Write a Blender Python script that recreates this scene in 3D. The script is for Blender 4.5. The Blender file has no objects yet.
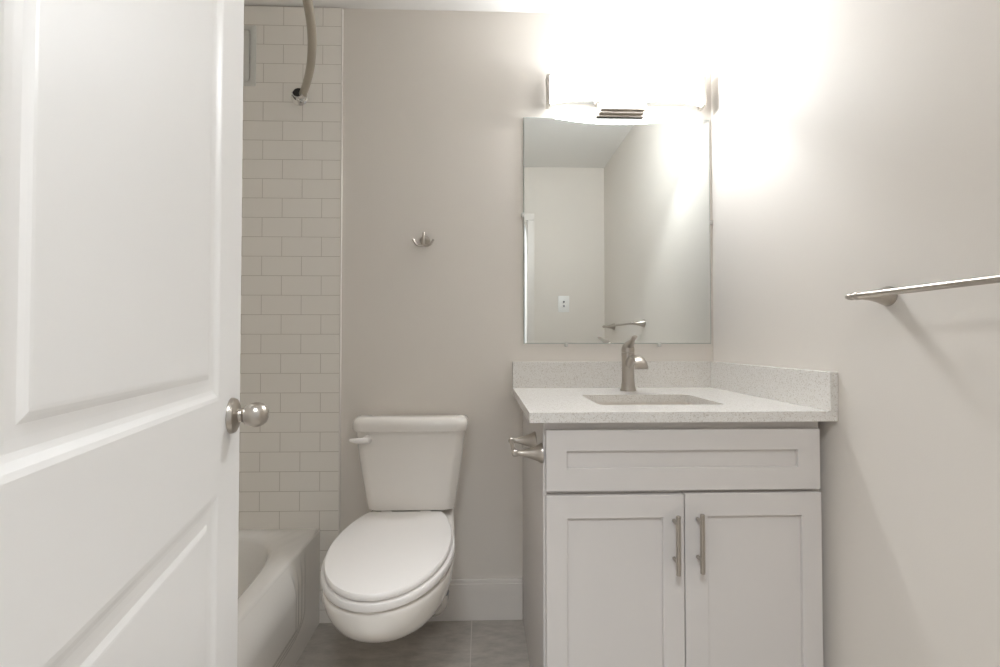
import bpy, bmesh, math
from mathutils import Vector, Matrix

S = bpy.context.scene
COL = S.collection
R = math.radians

# ------------------------------------------------------------------ camera, world, exposure
cam_d = bpy.data.cameras.new('camera')
cam = bpy.data.objects.new('camera', cam_d)
COL.objects.link(cam)
cam.location = (0.0, -1.8, 1.11)
cam.rotation_euler = (R(91.03), 0.0, R(-1.7))
cam_d.sensor_fit = 'HORIZONTAL'
cam_d.sensor_width = 36.0
cam_d.lens = 36.0 * 444.0 / 1000.0
cam_d.shift_x = 0.0048
cam_d.clip_start = 0.01
S.camera = cam

S.view_settings.view_transform = 'Standard'
S.view_settings.look = 'None'
S.view_settings.gamma = 1.0
S.view_settings.use_curve_mapping = False
S.view_settings.exposure = 0.3
BULB_E = 950.0          # bare bulbs inside the vanity light
SHADE_E = 33.0          # glowing glass shade
HALL_W = 46.0          # added hallway fill lamp, watts

world = bpy.data.worlds.new('world')
S.world = world
world.use_nodes = True
bg = world.node_tree.nodes['Background']
bg.inputs[0].default_value = (0.93, 0.97, 1.0, 1)
bg.inputs[1].default_value = 0.55

S.cycles.max_bounces = 14
S.cycles.diffuse_bounces = 8
S.cycles.glossy_bounces = 6
S.cycles.sample_clamp_indirect = 6.0
S.cycles.caustics_reflective = False
S.cycles.caustics_refractive = False

hl = bpy.data.lights.new('hall_fill_lamp', 'AREA')
hl.shape = 'DISK'; hl.size = 0.5; hl.energy = HALL_W; hl.color = (0.92, 0.965, 1.0)

# ------------------------------------------------------------------ materials
def new_mat(name):
    m = bpy.data.materials.new(name); m.use_nodes = True
    nt = m.node_tree
    return m, nt, nt.nodes['Principled BSDF'], nt.nodes, nt.links

def simple(name, col, rough=0.5, metal=0.0, spec=0.5, coat=0.0, noise=0.0, nscale=20.0, bump=0.0, bscale=200.0):
    m, nt, b, N, L = new_mat(name)
    b.inputs['Base Color'].default_value = (*col, 1)
    b.inputs['Roughness'].default_value = rough
    b.inputs['Metallic'].default_value = metal
    b.inputs['Specular IOR Level'].default_value = spec
    b.inputs['Coat Weight'].default_value = coat
    tc = N.new('ShaderNodeTexCoord')
    if noise:
        n = N.new('ShaderNodeTexNoise'); n.inputs['Scale'].default_value = nscale; n.inputs['Detail'].default_value = 4
        L.new(tc.outputs['Object'], n.inputs['Vector'])
        mx = N.new('ShaderNodeMix'); mx.data_type = 'RGBA'
        mx.inputs[6].default_value = (*[c * (1 - noise) for c in col], 1)
        mx.inputs[7].default_value = (*[min(1, c * (1 + noise)) for c in col], 1)
        L.new(n.outputs['Fac'], mx.inputs[0]); L.new(mx.outputs[2], b.inputs['Base Color'])
    if bump:
        n2 = N.new('ShaderNodeTexNoise'); n2.inputs['Scale'].default_value = bscale; n2.inputs['Detail'].default_value = 2
        L.new(tc.outputs['Object'], n2.inputs['Vector'])
        bp = N.new('ShaderNodeBump'); bp.inputs['Strength'].default_value = bump; bp.inputs['Distance'].default_value = 0.002
        L.new(n2.outputs['Fac'], bp.inputs['Height']); L.new(bp.outputs['Normal'], b.inputs['Normal'])
    return m

M = {}
M['paint'] = simple('greige_wall_paint', (0.76, 0.72, 0.672), 0.62, spec=0.25, noise=0.012, nscale=3, bump=0.08, bscale=350)
M['ceiling'] = simple('ceiling_paint', (0.78, 0.77, 0.75), 0.8, spec=0.2, bump=0.08, bscale=250)
M['trim'] = simple('white_trim_paint', (0.765, 0.73, 0.695), 0.35, noise=0.01)
M['door'] = simple('white_door_paint', (0.88, 0.875, 0.868), 0.38, noise=0.006, nscale=5, bump=0.03, bscale=120)
M['cabinet'] = simple('white_cabinet_paint', (0.665, 0.635, 0.615), 0.4, noise=0.008)
M['porcelain'] = simple('white_porcelain', (0.78, 0.745, 0.70), 0.12, coat=0.4, noise=0.004)
M['seat'] = simple('white_seat_plastic', (0.83, 0.80, 0.775), 0.28, noise=0.004)
M['tub'] = simple('white_tub_enamel', (0.80, 0.78, 0.75), 0.14, coat=0.4, noise=0.004)
M['nickel'] = simple('brushed_nickel', (0.50, 0.46, 0.415), 0.30, metal=1.0, noise=0.05, nscale=60)
M['chrome'] = simple('polished_chrome', (0.75, 0.74, 0.72), 0.1, metal=1.0)
M['rod'] = simple('satin_shower_rod', (0.47, 0.43, 0.36), 0.34, metal=0.55, noise=0.02)
M['dark'] = simple('dark_gap', (0.035, 0.033, 0.03), 0.7)
M['plastic'] = simple('white_plate_plastic', (0.85, 0.85, 0.84), 0.35)
M['grey'] = simple('grey_slot', (0.25, 0.26, 0.28), 0.5)
M['panelgrey'] = simple('white_access_metal', (0.66, 0.66, 0.63), 0.45, noise=0.01)
M['clear'] = simple('clear_clip_plastic', (0.62, 0.61, 0.58), 0.2)
M['mirror'] = simple('silvered_mirror', (0.81, 0.835, 0.82), 0.004, metal=1.0)
M['glassedge'] = simple('mirror_edge', (0.50, 0.53, 0.50), 0.25)
M['hallfloor'] = simple('hall_floor', (0.30, 0.26, 0.22), 0.5, noise=0.1, nscale=6)

def emit(name, col, e):
    m, nt, b, N, L = new_mat(name)
    b.inputs['Base Color'].default_value = (0.9, 0.9, 0.88, 1)
    b.inputs['Emission Color'].default_value = (*col, 1)
    b.inputs['Emission Strength'].default_value = e
    b.inputs['Roughness'].default_value = 0.4
    return m
M['bulb'] = emit('lit_bulb', (0.955, 0.98, 1.0), BULB_E)
M['shade'] = emit('lit_frosted_glass', (0.94, 0.972, 1.0), SHADE_E)
M['frosted'] = simple('frosted_glass', (0.85, 0.85, 0.83), 0.5)
M['dome'] = emit('hall_fill_dome', (1.0, 0.97, 0.93), 1.5)  # glowing cover of the added hallway fill lamp

def brick_mat(name, ca, cb, cm, w, h, mortar, offset, axes, org, rough, coat=0.0, bump=0.5, streak=None, freq=2):
    """tiles laid out over two object axes, from org"""
    m, nt, b, N, L = new_mat(name)
    tc = N.new('ShaderNodeTexCoord')
    sep = N.new('ShaderNodeSeparateXYZ'); L.new(tc.outputs['Object'], sep.inputs[0])
    comb = N.new('ShaderNodeCombineXYZ')
    L.new(sep.outputs[axes[0]], comb.inputs[0]); L.new(sep.outputs[axes[1]], comb.inputs[1])
    mp = N.new('ShaderNodeMapping'); mp.inputs['Location'].default_value = (-org[0], -org[1], 0)
    L.new(comb.outputs[0], mp.inputs['Vector'])
    br = N.new('ShaderNodeTexBrick')
    br.offset = offset; br.offset_frequency = freq; br.squash = 1.0
    br.inputs['Scale'].default_value = 1.0
    br.inputs['Brick Width'].default_value = w
    br.inputs['Row Height'].default_value = h
    br.inputs['Mortar Size'].default_value = mortar
    br.inputs['Mortar Smooth'].default_value = 0.25
    br.inputs['Bias'].default_value = 0.0
    br.inputs['Color1'].default_value = (*ca, 1); br.inputs['Color2'].default_value = (*cb, 1)
    br.inputs['Mortar'].default_value = (*cm, 1)
    L.new(mp.outputs[0], br.inputs['Vector'])
    out = br.outputs['Color']
    if streak:
        mp2 = N.new('ShaderNodeMapping'); mp2.inputs['Scale'].default_value = streak
        L.new(tc.outputs['Object'], mp2.inputs['Vector'])
        nz = N.new('ShaderNodeTexNoise'); nz.inputs['Scale'].default_value = 6; nz.inputs['Detail'].default_value = 8; nz.inputs['Roughness'].default_value = 0.68
        L.new(mp2.outputs[0], nz.inputs['Vector'])
        rp = N.new('ShaderNodeValToRGB')
        rp.color_ramp.elements[0].position = 0.3; rp.color_ramp.elements[0].color = (0.78, 0.78, 0.78, 1)
        rp.color_ramp.elements[1].position = 0.72; rp.color_ramp.elements[1].color = (1.22, 1.22, 1.21, 1)
        L.new(nz.outputs['Fac'], rp.inputs[0])
        mx = N.new('ShaderNodeMix'); mx.data_type = 'RGBA'; mx.blend_type = 'MULTIPLY'
        inv = N.new('ShaderNodeMath'); inv.operation = 'SUBTRACT'; inv.inputs[0].default_value = 1.0
        L.new(br.outputs['Fac'], inv.inputs[1]); L.new(inv.outputs[0], mx.inputs[0])
        L.new(out, mx.inputs[6]); L.new(rp.outputs[0], mx.inputs[7])
        out = mx.outputs[2]
    L.new(out, b.inputs['Base Color'])
    b.inputs['Roughness'].default_value = rough
    b.inputs['Coat Weight'].default_value = coat
    bp = N.new('ShaderNodeBump'); bp.invert = True
    bp.inputs['Strength'].default_value = bump; bp.inputs['Distance'].default_value = 0.0015
    L.new(br.outputs['Fac'], bp.inputs['Height']); L.new(bp.outputs['Normal'], b.inputs['Normal'])
    return m

TW, TH = 0.1566, 0.07772
TZ0 = 2.3824 - 32 * TH
tc_a, tc_b, tc_m = (0.90, 0.87, 0.82), (0.89, 0.86, 0.81), (0.62, 0.58, 0.53)
M['tile'] = brick_mat('subway_tile', tc_a, tc_b, tc_m, TW, TH, 0.0013, 0.5, ('X', 'Z'), (-0.5645 - 20 * TW, TZ0), 0.14, 0.3)
M['tile_side'] = brick_mat('subway_tile_side', tc_a, tc_b, tc_m, TW, TH, 0.0013, 0.5, ('Y', 'Z'), (-20 * TW, TZ0), 0.14, 0.3)
M['floor'] = brick_mat('slate_floor_tile', (0.45, 0.42, 0.385), (0.43, 0.40, 0.365), (0.60, 0.57, 0.53), 0.61, 0.305, 0.002, 0.5, ('X', 'Y'), (-0.04 - 10 * 0.61, -20 * 0.305), 0.42, 0.0, 0.4, streak=(2.0, 5.5, 1.0))

def quartz():
    m, nt, b, N, L = new_mat('speckled_quartz')
    tc = N.new('ShaderNodeTexCoord')
    v = N.new('ShaderNodeTexVoronoi'); v.inputs['Scale'].default_value = 380
    L.new(tc.outputs['Object'], v.inputs['Vector'])
    sp = N.new('ShaderNodeSeparateColor'); L.new(v.outputs['Color'], sp.inputs[0])
    rp = N.new('ShaderNodeValToRGB'); rp.color_ramp.interpolation = 'CONSTANT'
    e = rp.color_ramp.elements
    e[0].position = 0; e[0].color = (0.60, 0.565, 0.52, 1)
    e[1].position = 0.06; e[1].color = (0.72, 0.69, 0.65, 1)
    for p, c in ((0.22, (0.76, 0.74, 0.71, 1)), (0.75, (0.79, 0.775, 0.75, 1)), (0.95, (0.66, 0.63, 0.585, 1))):
        k = e.new(p); k.color = c
    L.new(sp.outputs[0], rp.inputs[0])
    L.new(rp.outputs[0], b.inputs['Base Color'])
    b.inputs['Roughness'].default_value = 0.2
    return m
M['quartz'] = quartz()

# ------------------------------------------------------------------ helpers
def obj(name, bm, mat, parent=None, smooth=False, angle=35, kind=None, label=None):
    bmesh.ops.recalc_face_normals(bm, faces=bm.faces[:])
    me = bpy.data.meshes.new(name)
    bm.to_mesh(me); bm.free()
    if mat: me.materials.append(M[mat])
    if smooth:
        me.polygons.foreach_set('use_smooth', [True] * len(me.polygons))
        me.set_sharp_from_angle(angle=R(angle))
    o = bpy.data.objects.new(name, me)
    COL.objects.link(o)
    if parent:
        o.parent = parent
        if parent.type == 'EMPTY': o.matrix_parent_inverse = Matrix.Translation(-Vector(parent.location))
    if kind: o['kind'] = kind
    if label: o['label'] = label
    return o

def thing(name, label, cat, loc=(0, 0, 0), group=None):
    o = bpy.data.objects.new(name, None); COL.objects.link(o)
    o.empty_display_size = 0.05
    o.location = loc; o['label'] = label; o['category'] = cat
    if group: o['group'] = group
    return o

def bx(bm, x0, x1, y0, y1, z0, z1, bev=0.0, seg=2, mat=None):
    t = bmesh.new()
    bmesh.ops.create_cube(t, size=1.0)
    for v in t.verts:
        v.co = Vector(((x0 + x1) / 2 + v.co.x * (x1 - x0), (y0 + y1) / 2 + v.co.y * (y1 - y0), (z0 + z1) / 2 + v.co.z * (z1 - z0)))
    if bev: bmesh.ops.bevel(t, geom=t.edges[:], offset=bev, segments=seg, affect='EDGES', profile=0.5)
    if mat: t.transform(mat)
    merge(bm, t)
    return bm

def merge(bm, t):
    me = bpy.data.meshes.new('tmp'); t.to_mesh(me); t.free()
    bm.from_mesh(me); bpy.data.meshes.remove(me)

def box(*a, **k): return bx(bmesh.new(), *a, **k)

def loft(bm, rings, cap0=True, cap1=True, closed=True):
    vs = [[bm.verts.new(p) for p in r] for r in rings]
    n = len(rings[0])
    for a, b in zip(vs, vs[1:]):
        for i in range(n if closed else n - 1):
            j = (i + 1) % n
            bm.faces.new((a[i], a[j], b[j], b[i]))
    if cap0: bm.faces.new(vs[0][::-1])
    if cap1: bm.faces.new(vs[-1])
    return bm

def lathe(bm, origin, axis, prof, n=32):
    """prof: (distance along axis, radius)"""
    o = Vector(origin); a = Vector(axis).normalized()
    u = a.orthogonal().normalized(); w = a.cross(u)
    rings = []
    for d, r in prof:
        r = max(r, 0.0004)
        rings.append([o + a * d + (u * math.cos(2 * math.pi * i / n) + w * math.sin(2 * math.pi * i / n)) * r for i in range(n)])
    return loft(bm, rings)

def smooth_path(pts, k=6):
    """Catmull-Rom through points of any dimension"""
    P = [tuple(p) for p in pts]
    P = [P[0]] + P + [P[-1]]
    out = []
    for i in range(1, len(P) - 2):
        for s in range(k):
            t = s / k
            out.append(tuple(0.5 * (2 * b + (c - a) * t + (2 * a - 5 * b + 4 * c - d) * t * t + (3 * b - a - 3 * c + d) * t ** 3)
                             for a, b, c, d in zip(P[i - 1], P[i], P[i + 1], P[i + 2])))
    out.append(P[-2])
    return out

def sweep(bm, pts, n=16, up=(0, 0, 1)):
    """pts: (x,y,z,rx,ry): elliptical section, rx across, ry along 'up'"""
    P = [Vector(p[:3]) for p in pts]
    rings = []
    for i, p in enumerate(P):
        t = (P[min(i + 1, len(P) - 1)] - P[max(i - 1, 0)]).normalized()
        side = t.cross(Vector(up)).normalized(); w = side.cross(t).normalized()
        rx, ry = pts[i][3], pts[i][4]
        rings.append([p + side * (rx * math.cos(2 * math.pi * k / n)) + w * (ry * math.sin(2 * math.pi * k / n)) for k in range(n)])
    return loft(bm, rings)

def rrect(x0, x1, y0, y1, r, n=8):
    out = []
    for cx, cy, a0 in ((x1 - r, y1 - r, 0), (x0 + r, y1 - r, 90), (x0 + r, y0 + r, 180), (x1 - r, y0 + r, 270)):
        for i in range(n + 1):
            a = R(a0 + 90 * i / n)
            out.append((cx + r * math.cos(a), cy + r * math.sin(a)))
    return out

def structure(name, bm, mat, parent=None, **k):
    return obj(name, bm, mat, parent, kind='structure' if parent is None else None, **k)

# ------------------------------------------------------------------ room shell
XL, XR, YF, YB, ZC = -1.435, 0.951, -1.63, 0.0, 2.465
OX0, OX1, OZ = -0.315, 0.345, 2.04      # doorway opening
structure('floor', box(XL - 0.1, XR + 0.1, YF - 0.06, YB + 0.1, -0.1, 0.0), 'floor')
structure('floor_hall', box(-1.6, 1.6, -3.3, YF - 0.06, -0.1, -0.004), 'hallfloor')
structure('ceiling', box(XL - 0.1, XR + 0.1, YF - 0.12, YB + 0.1, ZC, ZC + 0.1), 'ceiling')
structure('ceiling_hall', box(-1.6, 1.6, -3.3, YF - 0.12, ZC, ZC + 0.1), 'ceiling')
structure('wall_back', box(XL - 0.1, XR + 0.1, YB, YB + 0.1, 0, ZC), 'paint')
structure('wall_right', box(XR, XR + 0.1, YF - 0.12, YB, 0, ZC), 'paint')
structure('wall_left', box(XL - 0.1, XL, YF - 0.12, YB, 0, ZC), 'tile_side')
f = bmesh.new()
bx(f, XL, OX0 - 0.02, YF - 0.12, YF, 0, ZC); bx(f, OX1 + 0.02, XR, YF - 0.12, YF, 0, ZC)
bx(f, OX0 - 0.02, OX1 + 0.02, YF - 0.12, YF, OZ + 0.02, ZC)
structure('wall_front', f, 'paint')
structure('wall_hall_left', box(-1.7, -1.6, -3.3, YF - 0.12, 0, ZC), 'paint')
structure('wall_hall_right', box(1.6, 1.7, -3.3, YF - 0.12, 0, ZC), 'paint')
# tiled surround on the back wall, with its narrow white edge strip
structure('wall_back_tile', box(XL, -0.569, -0.010, 0.0, 0.0, ZC - 0.006), 'tile')
structure('trim_1', box(-0.5690, -0.5635, -0.0125, 0.0, 0.0, ZC - 0.008, bev=0.0015), 'trim')
# skirtings
def skirting(name, x0, x1, y0, y1, ax):
    bm = box(x0, x1, y0, y1, 0, 0.145, bev=0.002)
    if ax == 'y': bx(bm, x0, x1, y0 + 0.003, y1, 0.143, 0.16, bev=0.003)
    else: bx(bm, x0 + 0.003, x1, y0, y1, 0.143, 0.16, bev=0.003)
    structure(name, bm, 'trim')
skirting('baseboard_back', -0.563, 0.163, -0.014, 0.0, 'y')
skirting('baseboard_right', XR - 0.014, XR, YF, -0.66, 'x')
# doorway lining and casing
t = bmesh.new()
for x0, x1 in ((OX0 - 0.02, OX0), (OX1, OX1 + 0.02)): bx(t, x0, x1, YF - 0.125, YF + 0.004, 0, OZ)
bx(t, OX0 - 0.02, OX1 + 0.02, YF - 0.125, YF + 0.004, OZ, OZ + 0.02)
structure('trim_2', t, 'trim')
t = bmesh.new()
for y0, y1 in ((YF, YF + 0.016), (YF - 0.136, YF - 0.12)):
    bx(t, OX1 + 0.006, OX1 + 0.058, y0, y1, 0, OZ + 0.0055, bev=0.002)
    bx(t, OX0 - 0.058, OX1 + 0.058, y0, y1, OZ + 0.006, OZ + 0.058, bev=0.004)
    bx(t, OX0 - 0.058, OX0 - 0.006, y0, y1, 0, OZ + 0.0055, bev=0.002)
structure('trim_3', t, 'trim')

# ------------------------------------------------------------------ the open door
DA, DW, DT, DH = R(14.0), 0.615, 0.035, 2.02
E0 = Vector((-0.401, -1.05, 0))
DDIR = Vector((math.sin(DA), -math.cos(DA), 0))     # free edge -> hinge
DN = Vector((math.cos(DA), math.sin(DA), 0))        # face towards the room
DM = Matrix(((DDIR.x, DN.x, 0, E0.x), (DDIR.y, DN.y, 0, E0.y), (0, 0, 1, 0), (0, 0, 0, 1)))   # local: t, outward, z
def door_mesh():
    bm = bmesh.new()
    pan = [(0.105, 0.510, 0.20, 0.895), (0.105, 0.510, 1.026, 1.915)]
    prof = [(0, 0), (0.005, -0.0008), (0.011, -0.0026), (0.016, -0.0036), (0.024, -0.0041), (0.032, -0.0042), (0.036, -0.0028), (0.039, -0.0020), (0.042, -0.0018)]
    for side in (0, 1):
        def P(t, d, z): return bm.verts.new((t, d if side == 0 else -DT - d, z))
        ts = [0, 0.105, 0.510, DW]; zs = [0.012, 0.20, 0.895, 1.026, 1.915, DH]
        for i in range(3):
            for j in range(5):
                if i == 1 and j in (1, 3): continue
                bm.faces.new([P(ts[a], 0, zs[b]) for a, b in ((i, j), (i + 1, j), (i + 1, j + 1), (i, j + 1))])
        for (a, b, c, d) in pan:
            rings = [[(a + o, dd, c + o), (b - o, dd, c + o), (b - o, dd, d - o), (a + o, dd, d - o)] for o, dd in prof]
            vs = [[P(*q) for q in r] for r in rings]
            for r0, r1 in zip(vs, vs[1:]):
                for i in range(4): bm.faces.new((r0[i], r0[(i + 1) % 4], r1[(i + 1) % 4], r1[i]))
            bm.faces.new(vs[-1])
    for t0 in (0, DW):
        bm.faces.new([bm.verts.new(q) for q in ((t0, 0, 0.012), (t0, -DT, 0.012), (t0, -DT, DH), (t0, 0, DH))])
    for z0 in (0.012, DH):
        bm.faces.new([bm.verts.new(q) for q in ((0, 0, z0), (DW, 0, z0), (DW, -DT, z0), (0, -DT, z0))])
    bmesh.ops.remove_doubles(bm, verts=bm.verts[:], dist=1e-5)
    bm.transform(DM)
    return bm
door = structure('door_1', door_mesh(), 'door')
KT, KZ = 0.048, 0.995
def door_pt(t, d, z): return DM @ Vector((t, d, z))
for sgn, base in ((1, 0.0), (-1, -DT)):
    ax = DN * sgn
    k = obj('door_knob', lathe(bmesh.new(), door_pt(KT, base, KZ), ax, [(0.004, 0.0115), (0.016, 0.0105), (0.0185, 0.0125), (0.020, 0.0150), (0.0215, 0.0148), (0.0225, 0.0150), (0.027, 0.0175), (0.033, 0.0192), (0.039, 0.0190), (0.045, 0.0168), (0.050, 0.0125), (0.0525, 0.0075), (0.0528, 0.006), (0.051, 0.0055), (0.051, 0.0)], 40), 'nickel', door, smooth=True)
    obj('rose', lathe(bmesh.new(), door_pt(KT, base, KZ), ax, [(0, 0.0275), (0.003, 0.0275), (0.007, 0.0255), (0.010, 0.019), (0.0115, 0.013), (0.012, 0.0)], 40), 'nickel', k, smooth=True)
obj('latch_plate', bx(bmesh.new(), -0.0012, 0.0006, -0.029, -0.006, KZ - 0.028, KZ + 0.028, mat=DM), 'nickel', door)
for z in (0.25, 1.05, 1.82):
    obj('hinge', lathe(bmesh.new(), door_pt(DW + 0.004, -0.001, z), (0, 0, 1), [(0, 0.006), (0.09, 0.006)], 16), 'nickel', door, smooth=True)

# ------------------------------------------------------------------ mirror
MX0, MX1, MZ0, MZ1 = 0.1685, 0.9400, 1.1005, 2.0275
mir = thing('wall_mirror', 'large frameless rectangular mirror on the back wall above the sink, under the vanity light', 'mirror', (0.56, 0, MZ0))
bm = bmesh.new()
loft(bm, [[(MX0, -0.001, MZ0), (MX1, -0.001, MZ0), (MX1, -0.001, MZ1), (MX0, -0.001, MZ1)],
          [(MX0, -0.005, MZ0), (MX1, -0.005, MZ0), (MX1, -0.005, MZ1), (MX0, -0.005, MZ1)],
          [(MX0 + 0.0035, -0.0065, MZ0 + 0.0035), (MX1 - 0.0035, -0.0065, MZ0 + 0.0035), (MX1 - 0.0035, -0.0065, MZ1 - 0.0035), (MX0 + 0.0035, -0.0065, MZ1 - 0.0035)]])
g = obj('mirror_glass', bm, 'glassedge', mir)
g.data.materials.append(M['mirror'])
for p in g.data.polygons:
    if p.center.y < -0.006: p.material_index = 1
for x, z, v in ((0.342, MZ0 - 0.003, 0), (0.725, MZ0 - 0.003, 0), (MX0 - 0.003, 1.625, 1), (MX1 + 0.003, 1.60, 1)):
    bm = bmesh.new()
    bx(bm, x - 0.007, x + 0.007, -0.010, 0, z - 0.009, z + 0.009, bev=0.003)
    lathe(bm, (x, -0.009, z - 0.003 if not v else z), (0, -1, 0), [(0, 0.004), (0.002, 0.0035), (0.0025, 0)], 12)
    obj('mirror_clip', bm, 'clear', mir, smooth=True)

# ------------------------------------------------------------------ vanity light
LX, LHW, LZ0, LZ1 = 0.5765, 0.309, 2.056, 2.168
vl = thing('vanity_light', 'lit bath bar light with curved frosted glass above the mirror', 'light fixture', (LX, 0, LZ0))
def bow(x):
    s = (x - LX) / LHW
    return -(0.056 + 0.058 * (1 - s * s))
N = 32
xs = [LX - LHW + 2 * LHW * i / N for i in range(N + 1)]
bm = bmesh.new()
out = [(x, bow(x)) for x in xs]; inn = [(x, bow(x) + 0.004) for x in reversed(xs)]
loop = out + inn
loft(bm, [[(x, y, z) for x, y in loop] for z in (LZ0, LZ1)])
gs = obj('glass_shade', bm, 'frosted', vl, smooth=True)
gs.data.materials.append(M['shade'])          # transmitted lamp light leaves through the room side of the glass
for p in gs.data.polygons:
    if p.normal.y < -0.3 or abs(p.normal.z) > 0.5: p.material_index = 1
for sx in (-1, 1):
    x = LX + sx * (LHW + 0.004)
    prof = []
    for i in range(9):
        s = -1 + 2 * i / 8
        w = 0.0040 + 0.0032 * s * s
        prof.append((w, LZ0 - 0.002 + (LZ1 - LZ0 + 0.004) * i / 8))
    bm = bmesh.new()
    loft(bm, [[(x - w, -0.066, z), (x + w, -0.066, z), (x + w, -0.022, z), (x - w, -0.022, z)] for w, z in prof])
    obj('end_cap', bm, 'nickel', vl, smooth=True)
bm = bmesh.new()
bx(bm, 0.468, 0.664, -0.016, 0, 2.030, 2.15, bev=0.002)
bx(bm, 0.476, 0.658, -0.030, -0.012, 2.037, 2.145, bev=0.003)
bx(bm, 0.480, 0.664, -0.042, -0.026, 2.046, 2.14, bev=0.002)
obj('backplate', bm, 'nickel', vl)
bm = bmesh.new()
bx(bm, LX - 0.26, LX + 0.26, -0.028, 0, 2.088, 2.162, bev=0.003)
for sx in (-1, 1):      # slim arms carrying the end clips
    bx(bm, min(LX + sx * 0.25, LX + sx * LHW), max(LX + sx * 0.25, LX + sx * LHW), -0.040, -0.026, 2.108, 2.114, bev=0.002)
obj('housing', bm, 'plastic', vl, label='white inner housing')
for x in (0.435, LX, 0.705):
    obj('bulb', lathe(bmesh.new(), (x - 0.021, -0.047, 2.108), (1, 0, 0), [(0, 0.002), (0.002, 0.005), (0.005, 0.0068), (0.037, 0.0068), (0.040, 0.005), (0.042, 0.002)], 20), 'bulb', vl, smooth=True)
    obj('bulb_holder', box(x - 0.012, x + 0.012, -0.0395, -0.0285, 2.100, 2.116, bev=0.003), 'plastic', vl)
obj('set_screw', lathe(bmesh.new(), (0.4610, -0.026, 2.085), (0, 0, -1), [(-0.010, 0.004), (0.010, 0.004), (0.012, 0)], 12), 'nickel', vl, smooth=True)

# ------------------------------------------------------------------ vanity cabinet
CX0, CX1, CYF, CZ = 0.165, 0.926, -0.600, 0.8945
vc = thing('vanity_cabinet', 'white shaker vanity cabinet with two doors under the speckled countertop', 'cabinet', (0.545, -0.3, 0))
bm = bmesh.new()
bx(bm, CX0, CX0 + 0.018, CYF + 0.018, -0.003, 0.0, CZ, bev=0.001)
bx(bm, CX1 - 0.018, CX1, CYF + 0.018, -0.003, 0.0, CZ, bev=0.001)
bx(bm, CX0 + 0.018, CX1 - 0.018, CYF + 0.05, -0.003, 0.10, 0.118)
bx(bm, CX0 + 0.018, CX1 - 0.018, -0.02, -0.003, 0.118, CZ - 0.05)
bx(bm, CX0 + 0.018, CX1 - 0.018, CYF + 0.075, CYF + 0.09, 0.0, 0.10)
# face frame
bx(bm, CX0, CX0 + 0.04, CYF, CYF + 0.018, 0.10, CZ, bev=0.0012)
bx(bm, CX1 - 0.04, CX1, CYF, CYF + 0.018, 0.10, CZ, bev=0.0012)
bx(bm, CX0 + 0.04, CX1 - 0.04, CYF, CYF + 0.018, CZ - 0.05, CZ)
bx(bm, CX0 + 0.04, CX1 - 0.04, CYF, CYF + 0.018, 0.68, 0.735)
bx(bm, CX0 + 0.04, CX1 - 0.04, CYF, CYF + 0.018, 0.10, 0.14)
bx(bm, 0.52, 0.562, CYF, CYF + 0.018, 0.14, 0.68)
obj('cabinet_body', bm, 'cabinet', vc)
obj('filler_strip', box(CX1, XR - 0.022, CYF + 0.012, CYF + 0.030, 0.10, CZ - 0.001, bev=0.001), 'cabinet', vc)
def shaker(x0, x1, z0, z1, px0, px1, pz0, pz1):
    bm = bmesh.new()
    y1, y0 = CYF - 0.001, CYF - 0.020
    def ring(a, b, c, d, y): return [(a, y, c), (b, y, c), (b, y, d), (a, y, d)]
    e = 0.0012
    loft(bm, [ring(x0, x1, z0, z1, y1), ring(x0, x1, z0, z1, y0 + e), ring(x0 + e, x1 - e, z0 + e, z1 - e, y0),
              ring(px0 - 0.001, px1 + 0.001, pz0 - 0.001, pz1 + 0.001, y0), ring(px0, px1, pz0, pz1, y0 + 0.001), ring(px0, px1, pz0, pz1, y0 + 0.009)])
    return bm
obj('drawer', shaker(0.1705, 0.9145, 0.7115, 0.8735, 0.2265, 0.8525, 0.7725, 0.8180), 'cabinet', vc)
for x0, x1, px0, px1, hx in ((0.1705, 0.5400, 0.2265, 0.4830, 0.5125), (0.5430, 0.9165, 0.6050, 0.8620, 0.5765)):
    zt = 0.700 if hx < 0.54 else 0.7025
    d = obj('door', shaker(x0, x1, 0.118, zt, px0, px1, 0.178, zt - 0.0605), 'cabinet', vc)
    hz0, hz1 = (0.500, 0.654) if hx < 0.54 else (0.5035, 0.6575)
    bm = bmesh.new()
    lathe(bm, (hx, CYF - 0.047, hz0), (0, 0, 1), [(0, 0.005), (0.001, 0.006), (hz1 - hz0 - 0.001, 0.006), (hz1 - hz0, 0.005)], 20)
    for z in (hz0 + 0.032, hz1 - 0.022):
        lathe(bm, (hx, CYF - 0.020, z), (0, -1, 0), [(0, 0.005), (0.027, 0.005)], 16)
    obj('handle', bm, 'nickel', d, smooth=True, label='brushed nickel bar handle')

# ------------------------------------------------------------------ countertop
SX0, SX1, SY0, SY1 = 0.345, 0.7205, -0.506, -0.258
ct = thing('countertop', 'pale speckled quartz countertop with backsplash on the white vanity', 'countertop', (0.54, -0.3, 0.895))
def counter():
    bm = bmesh.new()
    T, B = 0.924, 0.897
    outer = rrect(0.124, XR - 0.001, -0.640, -0.001, 0.003, 3)
    inner = rrect(SX0, SX1, SY0, SY1, 0.018, 6)
    def loopv(pts, z): return [bm.verts.new((x, y, z)) for x, y in pts]
    def edges(vs): return [bm.edges.new((vs[i], vs[(i + 1) % len(vs)])) for i in range(len(vs))]
    ot, it, ob, ib = loopv(outer, T), loopv(inner, T), loopv(outer, B), loopv(inner, B)
    for a, b in ((ot, it), (ob, ib)):
        bmesh.ops.triangle_fill(bm, edges=edges(a) + edges(b), use_beauty=True)
    for a, b in ((ot, ob), (it, ib)):
        for i in range(len(a)):
            j = (i + 1) % len(a)
            bm.faces.new((a[i], a[j], b[j], b[i]))
    return bm
obj('slab', counter(), 'quartz', ct)
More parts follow.
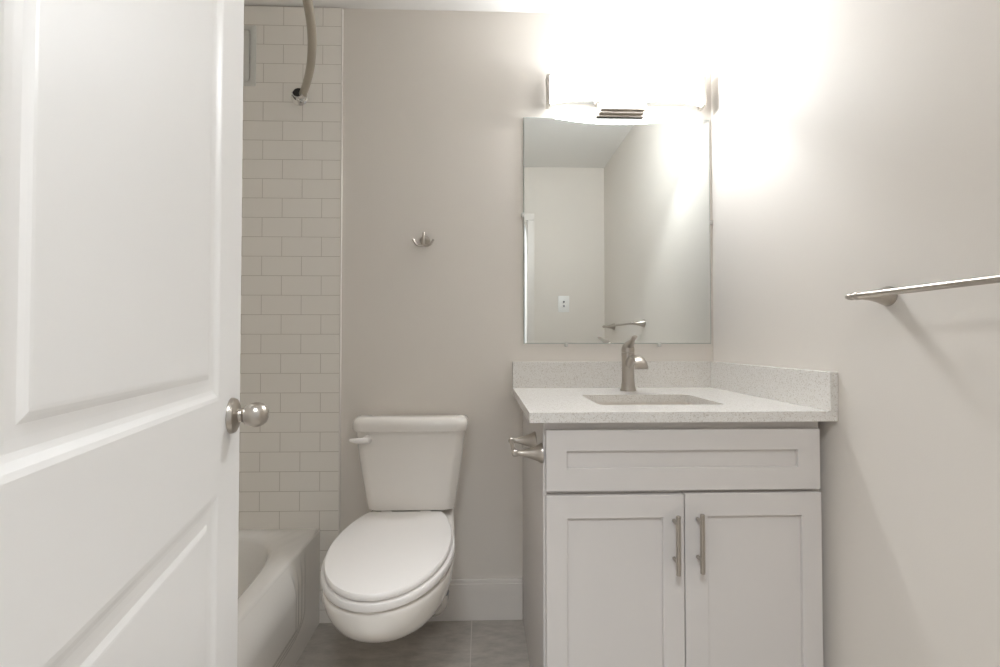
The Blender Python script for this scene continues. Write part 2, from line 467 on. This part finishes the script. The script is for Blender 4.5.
obj('backsplash', box(0.124, XR - 0.0225, -0.020, -0.0005, 0.9242, 1.028, bev=0.001), 'quartz', ct)
obj('side_splash', box(XR - 0.0215, XR - 0.0005, -0.640, -0.0005, 0.9242, 1.028, bev=0.001), 'quartz', ct)

# ------------------------------------------------------------------ sink
sk = thing('sink', 'white rectangular undermount sink set into the speckled countertop', 'sink', (0.533, -0.38, 0.76))
def rr(o, z, r): return [(x, y, z) for x, y in rrect(SX0 - o, SX1 + o, SY0 - o, SY1 + o, r, 6)]
bm = bmesh.new()
loft(bm, [rr(0.022, 0.882, 0.03), rr(0.022, 0.8965, 0.03), rr(0.014, 0.8965, 0.026), rr(0.012, 0.885, 0.026), rr(-0.010, 0.80, 0.03), rr(-0.03, 0.773, 0.04), rr(-0.08, 0.765, 0.04),
          rr(-0.08, 0.757, 0.04), rr(-0.02, 0.757, 0.04), rr(0.004, 0.80, 0.03), rr(0.014, 0.870, 0.03), rr(0.022, 0.882, 0.03)], False, False)
bm.faces.new([bm.verts.new(p) for p in rr(-0.08, 0.765, 0.04)])
bmesh.ops.remove_doubles(bm, verts=bm.verts[:], dist=1e-5)
obj('basin', bm, 'porcelain', sk, smooth=True)
obj('drain', lathe(bmesh.new(), (0.533, -0.38, 0.7652), (0, 0, 1), [(0, 0.024), (0.002, 0.023), (0.003, 0.016), (0.0015, 0.014), (0.004, 0.008), (0.005, 0)], 24), 'chrome', sk, smooth=True)

# ------------------------------------------------------------------ faucet
FX, FY, FZ = 0.5535, -0.130, 0.9242
fa = thing('faucet', 'brushed nickel single lever faucet standing behind the sink on the countertop', 'faucet', (FX, FY, FZ))
obj('body', lathe(bmesh.new(), (FX, FY, FZ), (0, 0, 1), [(0, 0.0305), (0.004, 0.0305), (0.007, 0.0285), (0.016, 0.0255), (0.035, 0.0235), (0.075, 0.0228), (0.11, 0.0232), (0.137, 0.0240), (0.144, 0.0240), (0.1445, 0.0)], 36), 'nickel', fa, smooth=True)
lv = bmesh.new()
lathe(lv, (FX, FY, FZ + 0.1455), (0, 0, 1), [(0, 0.0238), (0.010, 0.0240), (0.018, 0.0228), (0.026, 0.0198), (0.034, 0.0140), (0.039, 0.007), (0.040, 0)], 36)
sweep(lv, smooth_path([(FX, FY + 0.012, 1.082, 0.018, 0.014), (FX - 0.001, FY - 0.012, 1.097, 0.019, 0.015), (FX - 0.004, FY - 0.045, 1.108, 0.0140, 0.010), (FX - 0.009, FY - 0.080, 1.117, 0.0095, 0.006), (FX - 0.013, FY - 0.112, 1.1275, 0.0095, 0.004), (FX - 0.014, FY - 0.118, 1.1295, 0.006, 0.002)]))
obj('lever', lv, 'nickel', fa, smooth=True)
obj('spout', sweep(bmesh.new(), smooth_path([(FX, FY - 0.008, 1.022, 0.013, 0.020), (FX, FY - 0.030, 1.036, 0.0155, 0.016), (FX, FY - 0.070, 1.052, 0.018, 0.010), (FX, FY - 0.105, 1.052, 0.0205, 0.0075), (FX, FY - 0.130, 1.040, 0.022, 0.006), (FX, FY - 0.142, 1.022, 0.0235, 0.0045), (FX, FY - 0.145, 1.014, 0.0235, 0.003)]), up=(0, 0.3, 1)), 'nickel', fa, smooth=True)

# ------------------------------------------------------------------ toilet
TX = -0.259
to = thing('toilet', 'white wall hung toilet with closed lid between the tub and the vanity', 'toilet', (TX, -0.3, 0.05))
BX = -0.274     # bowl axis
# bowl: cross-sections along Y, circular-bottomed hull
def bowl():
    bm = bmesh.new()
    secs = [(-0.004, 0.150, 0.470, 0.085, -0.264), (-0.05, 0.152, 0.470, 0.098, -0.264), (-0.10, 0.156, 0.470, 0.112, -0.266), (-0.16, 0.163, 0.470, 0.130, -0.27), (-0.20, 0.169, 0.466, 0.142, -0.272), (-0.24, 0.176, 0.452, 0.155, -0.275), (-0.30, 0.184, 0.443, 0.175, BX),
            (-0.36, 0.188, 0.440, 0.197, BX), (-0.42, 0.188, 0.440, 0.219, BX), (-0.48, 0.184, 0.440, 0.242, BX), (-0.54, 0.172, 0.440, 0.268, BX), (-0.59, 0.154, 0.440, 0.293, BX), (-0.63, 0.132, 0.440, 0.316, BX), (-0.66, 0.108, 0.440, 0.337, BX), (-0.685, 0.080, 0.440, 0.358, BX), (-0.700, 0.050, 0.440, 0.376, BX), (-0.706, 0.022, 0.440, 0.392, BX)]
    secs = [(y, hw, zt + 0.014, zb + 0.014, cx + 0.005) if y > -0.25 else (y, hw, zt + 0.014, zb + 0.014, cx) for y, hw, zt, zb, cx in secs]
    n = 28
    rings = []
    for y, hw, zt, zb, cx in secs:
        r = [(cx - hw + 0.012, y, zt), (cx + hw - 0.012, y, zt)] if hw > 0.03 else [(cx - hw * 0.7, y, zt), (cx + hw * 0.7, y, zt)]
        for i in range(n + 1):
            a = math.pi * i / n
            c, s = math.cos(a), math.sin(a)
            x = hw * math.copysign(abs(c) ** 0.92, c)
            r.append((cx + x, y, zt - 0.010 - (zt - 0.010 - zb) * (s ** 0.95)))
        rings.append(r)
    loft(bm, rings)
    return bm
ob = obj('bowl', bowl(), 'porcelain', to, smooth=True, angle=50)
md = ob.modifiers.new('s', 'SUBSURF'); md.levels = 1; md.render_levels = 2
# bracket flange on the wall under the bowl
bm = bmesh.new()
loft(bm, [[(TX + x, y, z) for x, z in rrect(-w, w, z0, 0.40, 0.05, 6)] for y, w, z0 in ((-0.015, 0.128, 0.055), (-0.060, 0.128, 0.055), (-0.085, 0.122, 0.062), (-0.10, 0.11, 0.075))])
obj('wall_flange', bm, 'porcelain', to, smooth=True)
for sx in (-1, 1):
    obj('mounting_bolt', lathe(bmesh.new(), (TX + sx * 0.118, -0.072, 0.150), (sx * 0.6, -0.8, 0), [(0, 0.011), (0.012, 0.011), (0.016, 0.007), (0.017, 0)], 16), 'grey', to, smooth=True, label='dark mounting bolt')
# egg-shaped outline of seat and lid
def egg(hw, yb, yf, back_hw, n=64, yc=-0.42):
    pts = []
    for i in range(n):
        a = 2 * math.pi * i / n
        c, s = math.cos(a), math.sin(a)
        if s <= 0:
            pts.append((hw * c, yc + (yc - yf) * s))
        else:
            # towards the hinges: eases in to a straight back
            k = s
            w = back_hw + (hw - back_hw) * math.sqrt(max(0, 1 - k ** 2))
            pts.append((None, None, c, s))
    # rebuild the rear half explicitly for a straight back edge
    front = [(hw * math.cos(math.pi + math.pi * i / 40), yc + (yc - yf) * math.sin(math.pi + math.pi * i / 40)) for i in range(41)]
    rear = []
    for i in range(1, 15):
        t = i / 14
        y = yc + (yb - yc) * t
        rear.append((back_hw + (hw - back_hw) * (math.cos(t * math.pi / 2) ** 0.75 if t < 1 else 0), y))
    rr_ = [p for p in rear]
    rl = [(-x, y) for x, y in reversed(rear)]
    return front + rr_ + rl
def slab_from(outline, z0, z1, ed, cx):
    bm = bmesh.new()
    cy = sum(p[1] for p in outline) / len(outline)
    def ring(o, z):
        r = []
        for x, y in outline:
            l = math.hypot(x, y - cy)
            r.append((cx + x * (1 - o / l), cy + (y - cy) * (1 - o / l), z))
        return r
    loft(bm, [ring(ed, z0), ring(ed * 0.3, z0 + ed * 0.3), ring(0, z0 + ed), ring(0, z1 - ed), ring(ed * 0.12, z1 - ed * 0.5), ring(ed * 0.45, z1 - ed * 0.14), ring(ed * 1.2, z1)])
    return bm
obj('seat', slab_from(egg(0.190, -0.21, -0.716, 0.150), 0.4575, 0.4795, 0.006, BX), 'seat', to, smooth=True)
obj('lid', slab_from(egg(0.1815, -0.184, -0.713, 0.128), 0.4815, 0.501, 0.008, BX), 'seat', to, smooth=True, label='smooth closed lid')
for sx in (-1, 1):
    obj('hinge', box(BX + sx * 0.07 - 0.02, BX + sx * 0.07 + 0.02, -0.196, -0.172, 0.4805, 0.498, bev=0.004), 'seat', to, smooth=True)
# tank
def tank_ring(hw, yf, z, r=0.05):
    return [(TX + x, y, z) for x, y in rrect(-hw, hw, yf, -0.022, min(r, hw * 0.5), 8)]
def tank_bow(hw, yf, z, r, bw=0.012):
    out = []
    for x, y in rrect(-hw, hw, yf, -0.022, r, 8):
        k = max(0.0, 1 - (x / hw) ** 2)
        out.append((TX + x, y - bw * k * (1 if y < (yf - 0.022) / 2 else 0), z))
    return out
bm = bmesh.new()
loft(bm, [tank_bow(0.120, -0.150, 0.493, 0.03), tank_bow(0.146, -0.168, 0.4945, 0.035), tank_bow(0.159, -0.177, 0.503, 0.035), tank_bow(0.168, -0.182, 0.56, 0.035), tank_bow(0.180, -0.190, 0.64, 0.035), tank_bow(0.191, -0.198, 0.73, 0.035), tank_bow(0.1965, -0.202, 0.788, 0.035)])
obj('tank', bm, 'porcelain', to, smooth=True)
bm = bmesh.new()
loft(bm, [tank_bow(0.198, -0.206, 0.7885, 0.035), tank_bow(0.2045, -0.214, 0.791, 0.04), tank_bow(0.2065, -0.216, 0.798, 0.04), tank_bow(0.2065, -0.216, 0.814, 0.04), tank_bow(0.2050, -0.2140, 0.8225, 0.04), tank_bow(0.2015, -0.209, 0.8295, 0.04), tank_bow(0.196, -0.201, 0.8345, 0.038), tank_bow(0.188, -0.188, 0.8375, 0.034), tank_bow(0.172, -0.165, 0.8385, 0.03)])
for v in bm.verts:
    if v.co.z > 0.800:
        k = (v.co.y + 0.150) / 0.128
        if k > 0: v.co.z -= (v.co.z - 0.800) / 0.0385 * 0.026 * k * k
obj('tank_lid', bm, 'porcelain', to, smooth=True)
bm = bmesh.new()
lathe(bm, (TX - 0.148, -0.205, 0.762), (0, -1, 0), [(0, 0.016), (0.008, 0.0155), (0.013, 0.012), (0.015, 0.0)], 24)
sweep(bm, smooth_path([(TX - 0.140, -0.222, 0.762, 0.010, 0.010), (TX - 0.165, -0.226, 0.762, 0.007, 0.010), (TX - 0.187, -0.229, 0.764, 0.005, 0.0075), (TX - 0.203, -0.228, 0.7655, 0.004, 0.004)]), n=14)
obj('flush_lever', bm, 'seat', to, smooth=True)

# ------------------------------------------------------------------ bathtub
TBX, TBL, TBZ = -0.640, XL + 0.002, 0.375
TY0, TY1 = YF + 0.004, -0.011
def tub():
    bm = bmesh.new()
    cx, cy = -1.042, (TY0 + TY1) / 2
    n = 112
    angs = [2 * math.pi * i / n for i in range(n)]
    def rect(o):
        x0, x1, y0, y1 = TBL + o, TBX - o, TY0 + o, TY1 - (o if o > 0 else 0)
        pts = []
        for a in angs:
            c, s = math.cos(a), math.sin(a)
            k = []
            if c > 1e-9: k.append((x1 - cx) / c)
            if c < -1e-9: k.append((x0 - cx) / c)
            if s > 1e-9: k.append((y1 - cy) / s)
            if s < -1e-9: k.append((y0 - cy) / s)
            t = min(k); pts.append((cx + c * t, cy + s * t))
        # snap nearest samples to the corners
        for X in (x0, x1):
            for Y in (y0, y1):
                i = min(range(n), key=lambda q: (pts[q][0] - X) ** 2 + (pts[q][1] - Y) ** 2)
                pts[i] = (X, Y)
        return pts
    def sup(a_, b_, z, e=4.5, dy=0.0):
        r = []
        for px, py in rect(0):
            a = math.atan2((py - cy) / b_, (px - cx) / a_)
            c, s = math.cos(a), math.sin(a)
            k = (abs(c) ** e + abs(s) ** e) ** (-1 / e)
            r.append((cx + a_ * c * k, cy + dy + b_ * s * k, z))
        return r
    A, B = 0.342, 0.730
    rings = [[(x, y, TBZ - 0.012) for x, y in rect(0)], [(x, y, TBZ - 0.004) for x, y in rect(0.003)], [(x, y, TBZ) for x, y in rect(0.012)],
             sup(A + 0.008, B + 0.008, TBZ), sup(A, B, TBZ - 0.004), sup(A - 0.007, B - 0.007, TBZ - 0.014), sup(A - 0.02, B - 0.03, TBZ - 0.08), sup(A - 0.045, B - 0.07, TBZ - 0.20), sup(A - 0.075, B - 0.115, TBZ - 0.27), sup(A - 0.13, B - 0.19, TBZ - 0.30), sup(0.05, 0.1, TBZ - 0.305)]
    loft(bm, rings, False, True)
    # apron with a stepped raised panel
    ny, nz = 150, 60
    def stepf(y, z):
        u = min(-0.155 - y, y + 1.47); v = (z - 0.085) * 2.0
        rr_ = 0.13
        qu, qv = rr_ - u, rr_ - v
        if qu > 0 and qv > 0: d = rr_ - math.hypot(qu, qv)
        else: d = min(u, v)
        h = 0
        for s in (0.0, 0.045, 0.09):
            t = max(0, min(1, (d - s) / 0.022)); h += 0.007 * t * t * (3 - 2 * t)
        t = max(0, min(1, (d - 0.135) / 0.03)); h += 0.015 * t * t * (3 - 2 * t)
        t = max(0, min(1, (TBZ - 0.012 - z) / 0.10))      # rolls out from under the rim
        h *= t * (2 - t)
        return h
    G = []
    for i in range(ny + 1):
        y = TY1 + (TY0 - TY1) * i / ny
        G.append([bm.verts.new((TBX + stepf(y, (TBZ - 0.012) * j / nz), y, (TBZ - 0.012) * j / nz)) for j in range(nz + 1)])
    for i in range(ny):
        for j in range(nz):
            bm.faces.new((G[i][j], G[i + 1][j], G[i + 1][j + 1], G[i][j + 1]))
    return bm
tb = obj('bathtub', tub(), 'tub', smooth=True, angle=60)
tb['label'] = 'white alcove bathtub with a stepped apron against the subway tile wall'; tb['category'] = 'bathtub'

# ------------------------------------------------------------------ shower rod
sr = thing('shower_rod', 'curved satin shower curtain rod high above the bathtub', 'shower rod', (-0.73, -0.4, 2.095))
ym = (YF + 0.0) / 2
rp = []
for i in range(61):
    y = -0.022 + (YF + 0.044) * i / 60
    rp.append((-0.471 - 0.39 * (y - ym) ** 2, y, 2.097, 0.0140, 0.0140))
obj('rod', sweep(bmesh.new(), rp, 24), 'rod', sr, smooth=True)
for y0, s, xe in ((-0.010, -1, -0.732), (YF, 1, -0.731)):
    dv = Vector((0.53, s * 0.85, 0)).normalized() if s < 0 else Vector((0.53, 0.85, 0)).normalized()
    bm = bmesh.new()
    lathe(bm, (xe, y0, 2.090), (0, s, 0), [(0, 0.033), (0.004, 0.033), (0.008, 0.027), (0.009, 0.0)], 32)
    # half-open cup that carries the rod end
    n = 24
    for k in range(n):
        pass
    r_o, r_i = 0.0225, 0.0185
    loop_o = [(r_o * math.cos(R(180 + 180 * i / n)), r_o * math.sin(R(180 + 180 * i / n))) for i in range(n + 1)]
    loop_i = [(r_i * math.cos(R(180 + 180 * i / n)), r_i * math.sin(R(180 + 180 * i / n))) for i in range(n + 1)][::-1]
    loft(bm, [[(xe + 0.004 + x, yy, 2.093 + z) for x, z in loop_o + loop_i] for yy in (y0 + s * 0.006, y0 + s * 0.036)])
    lathe(bm, (xe + 0.003, y0 + s * 0.030, 2.073), (0, 0, -1), [(0, 0.006), (0.010, 0.006), (0.012, 0.004), (0.013, 0)], 16)
    fl = obj('wall_bracket', bm, 'chrome', sr, smooth=True, label='chrome wall bracket')
    obj('socket', lathe(bmesh.new(), (xe, y0 + s * 0.009, 2.096), (0, s, 0), [(0, 0.0245), (0.006, 0.0245), (0.0065, 0)], 24), 'dark', fl, smooth=True)

# ------------------------------------------------------------------ access panel in the tile
ap = thing('access_panel', 'white rectangular access panel in the tile high beside the shower rod', 'panel', (-1.01, -0.01, 2.14))
bm = bmesh.new()
def prect(x0, x1, z0, z1, y, r=0.006): return [(x, y, z) for x, z in rrect(x0, x1, z0, z1, r, 4)]
P0 = (-1.115, -0.907, 2.133, 2.379)
H0 = (-1.090, -0.932, 2.154, 2.357)
def grow(q, o): return (q[0] - o, q[1] + o, q[2] - o, q[3] + o)
loft(bm, [prect(*P0, -0.0100), prect(*P0, -0.0125), prect(*grow(P0, -0.003), -0.0145), prect(*grow(H0, 0.003), -0.0145, 0.014), prect(*grow(H0, 0.002), -0.0110, 0.014)], True, False)
obj('frame', bm, 'panelgrey', ap, smooth=True)
bm = bmesh.new()
loft(bm, [prect(*H0, -0.0105, 0.012), prect(*H0, -0.0135, 0.012), prect(*grow(H0, -0.002), -0.0150, 0.011)])
ha = obj('hatch', bm, 'panelgrey', ap, smooth=True)
obj('latch', lathe(bmesh.new(), (-0.962, -0.0150, 2.262), (0, -1, 0), [(0, 0.0055), (0.0015, 0.005), (0.002, 0)], 16), 'grey', ha, smooth=True)

# ------------------------------------------------------------------ robe hook
rh = thing('robe_hook', 'small double robe hook on the plain wall over the toilet', 'hook', (-0.234, 0, 1.51))
obj('base', lathe(bmesh.new(), (-0.231, 0, 1.518), (0, -1, 0), [(0, 0.021), (0.003, 0.021), (0.008, 0.018), (0.020, 0.010), (0.034, 0.0065), (0.05, 0.0065), (0.052, 0)], 28), 'nickel', rh, smooth=True)
bm = bmesh.new()
sweep(bm, smooth_path([(-0.231, -0.046, 1.541, 0.0042, 0.004), (-0.231, -0.049, 1.528, 0.0055, 0.0045), (-0.231, -0.050, 1.510, 0.0055, 0.004), (-0.231, -0.050, 1.492, 0.005, 0.004)]), n=12, up=(0, 1, 0))
obj('post', bm, 'nickel', rh, smooth=True)
for s in (-1, 1):
    pts = [(-0.231, -0.050, 1.490), (-0.231 + s * 0.014, -0.052, 1.487), (-0.231 + s * 0.028, -0.055, 1.492), (-0.231 + s * 0.036, -0.057, 1.503), (-0.231 + s * 0.041, -0.058, 1.511)]
    rad = [0.0050, 0.0048, 0.0045, 0.0043, 0.0050]
    obj('hook', sweep(bmesh.new(), smooth_path([(*p, r_, r_) for p, r_ in zip(pts, rad)]), n=12, up=(0, 1, 0)), 'nickel', rh, smooth=True)

# ------------------------------------------------------------------ towel bar
tw = thing('towel_bar', 'brushed nickel towel bar on the wall beyond the vanity, with bell shaped posts', 'towel bar', (XR, -1.07, 1.215))
BZ, BXX = 1.2165, 0.876
y_a, y_b = -0.790, -1.375
bm = lathe(bmesh.new(), (BXX, y_a + 0.012, BZ), (0, -1, 0), [(0, 0.0072), (y_a - y_b + 0.024, 0.0072)], 24)
obj('bar', bm, 'nickel', tw, smooth=True)
for y, s in ((y_a, 1), (y_b, -1)):
    p = obj('post', lathe(bmesh.new(), (XR, y, BZ), (-1, 0, 0), [(0, 0.0230), (0.004, 0.0230), (0.010, 0.0210), (0.025, 0.0155), (0.045, 0.0110), (0.062, 0.0090), (0.070, 0.0095), (0.076, 0.0098), (0.080, 0.0085), (0.084, 0.004), (0.085, 0)], 32), 'nickel', tw, smooth=True)
    obj('finial', lathe(bmesh.new(), (BXX, y + s * 0.012, BZ), (0, s, 0), [(0, 0.0074), (0.001, 0.0088), (0.004, 0.0088), (0.005, 0.0068), (0.007, 0.0075), (0.012, 0.0072), (0.016, 0.0045), (0.018, 0.0045), (0.020, 0.002), (0.0205, 0)], 24), 'nickel', tw, smooth=True)

# ------------------------------------------------------------------ toilet paper holder
tp = thing('toilet_paper_holder', 'empty toilet paper holder on the side of the vanity cabinet', 'toilet paper holder', (CX0, -0.51, 0.81))
PZ, yn, yf_ = 0.805, -0.585, -0.430
pp = [(0, 0.027), (0.004, 0.027), (0.012, 0.0222), (0.025, 0.0172), (0.041, 0.0122), (0.055, 0.0082), (0.065, 0.0070), (0.070, 0.0088), (0.079, 0.0090), (0.083, 0.006), (0.085, 0)]
for y in (yn, yf_):
    obj('post', lathe(bmesh.new(), (CX0, y, PZ), (-1, 0, 0), pp, 32), 'nickel', tp, smooth=True)
obj('roller', lathe(bmesh.new(), (CX0 - 0.076, yn - 0.010, PZ), (0, 1, 0), [(0, 0.004), (0.003, 0.0065), (0.020, 0.0055), (0.024, 0.0062), (yf_ - yn - 0.004, 0.0062), (yf_ - yn, 0.0055), (yf_ - yn + 0.017, 0.0065), (yf_ - yn + 0.020, 0.004)], 20), 'nickel', tp, smooth=True)

# ------------------------------------------------------------------ wall plate seen in the mirror
wp = thing('wall_outlet', 'white outlet plate on the wall beside the doorway, seen in the mirror', 'outlet', (0.632, YF, 1.34))
OXc, OZc = 0.632, 1.400
obj('plate', box(OXc - 0.044, OXc + 0.044, YF, YF + 0.006, OZc - 0.063, OZc + 0.063, bev=0.003), 'plastic', wp, smooth=True)
for z in (0.0165, -0.0165):
    rc = obj('receptacle', box(OXc - 0.016, OXc + 0.016, YF + 0.004, YF + 0.0075, OZc + z - 0.014, OZc + z + 0.014, bev=0.003), 'plastic', wp, smooth=True)
    obj('slot', box(OXc - 0.007, OXc + 0.007, YF + 0.0070, YF + 0.0080, OZc + z - 0.007, OZc + z + 0.007), 'grey', rc)

# ------------------------------------------------------------------ unseen lamp added behind the viewer, filling the room through the doorway
hc = thing('hall_fill_light', 'unseen fill light added in the hallway, shaped as a round ceiling fixture', 'ceiling light', (-0.15, -2.02, ZC))
obj('dome', lathe(bmesh.new(), (-0.15, -2.02, ZC), (0, 0, -1), [(0, 0.255), (0.015, 0.255), (0.04, 0.225), (0.06, 0.165), (0.072, 0.075), (0.075, 0)], 32), 'dome', hc, smooth=True)
hlo = bpy.data.objects.new('hall_fill_lamp', hl); COL.objects.link(hlo)
hlo.location = (-0.15, -2.02, ZC - 0.085)
hlo.visible_camera = True
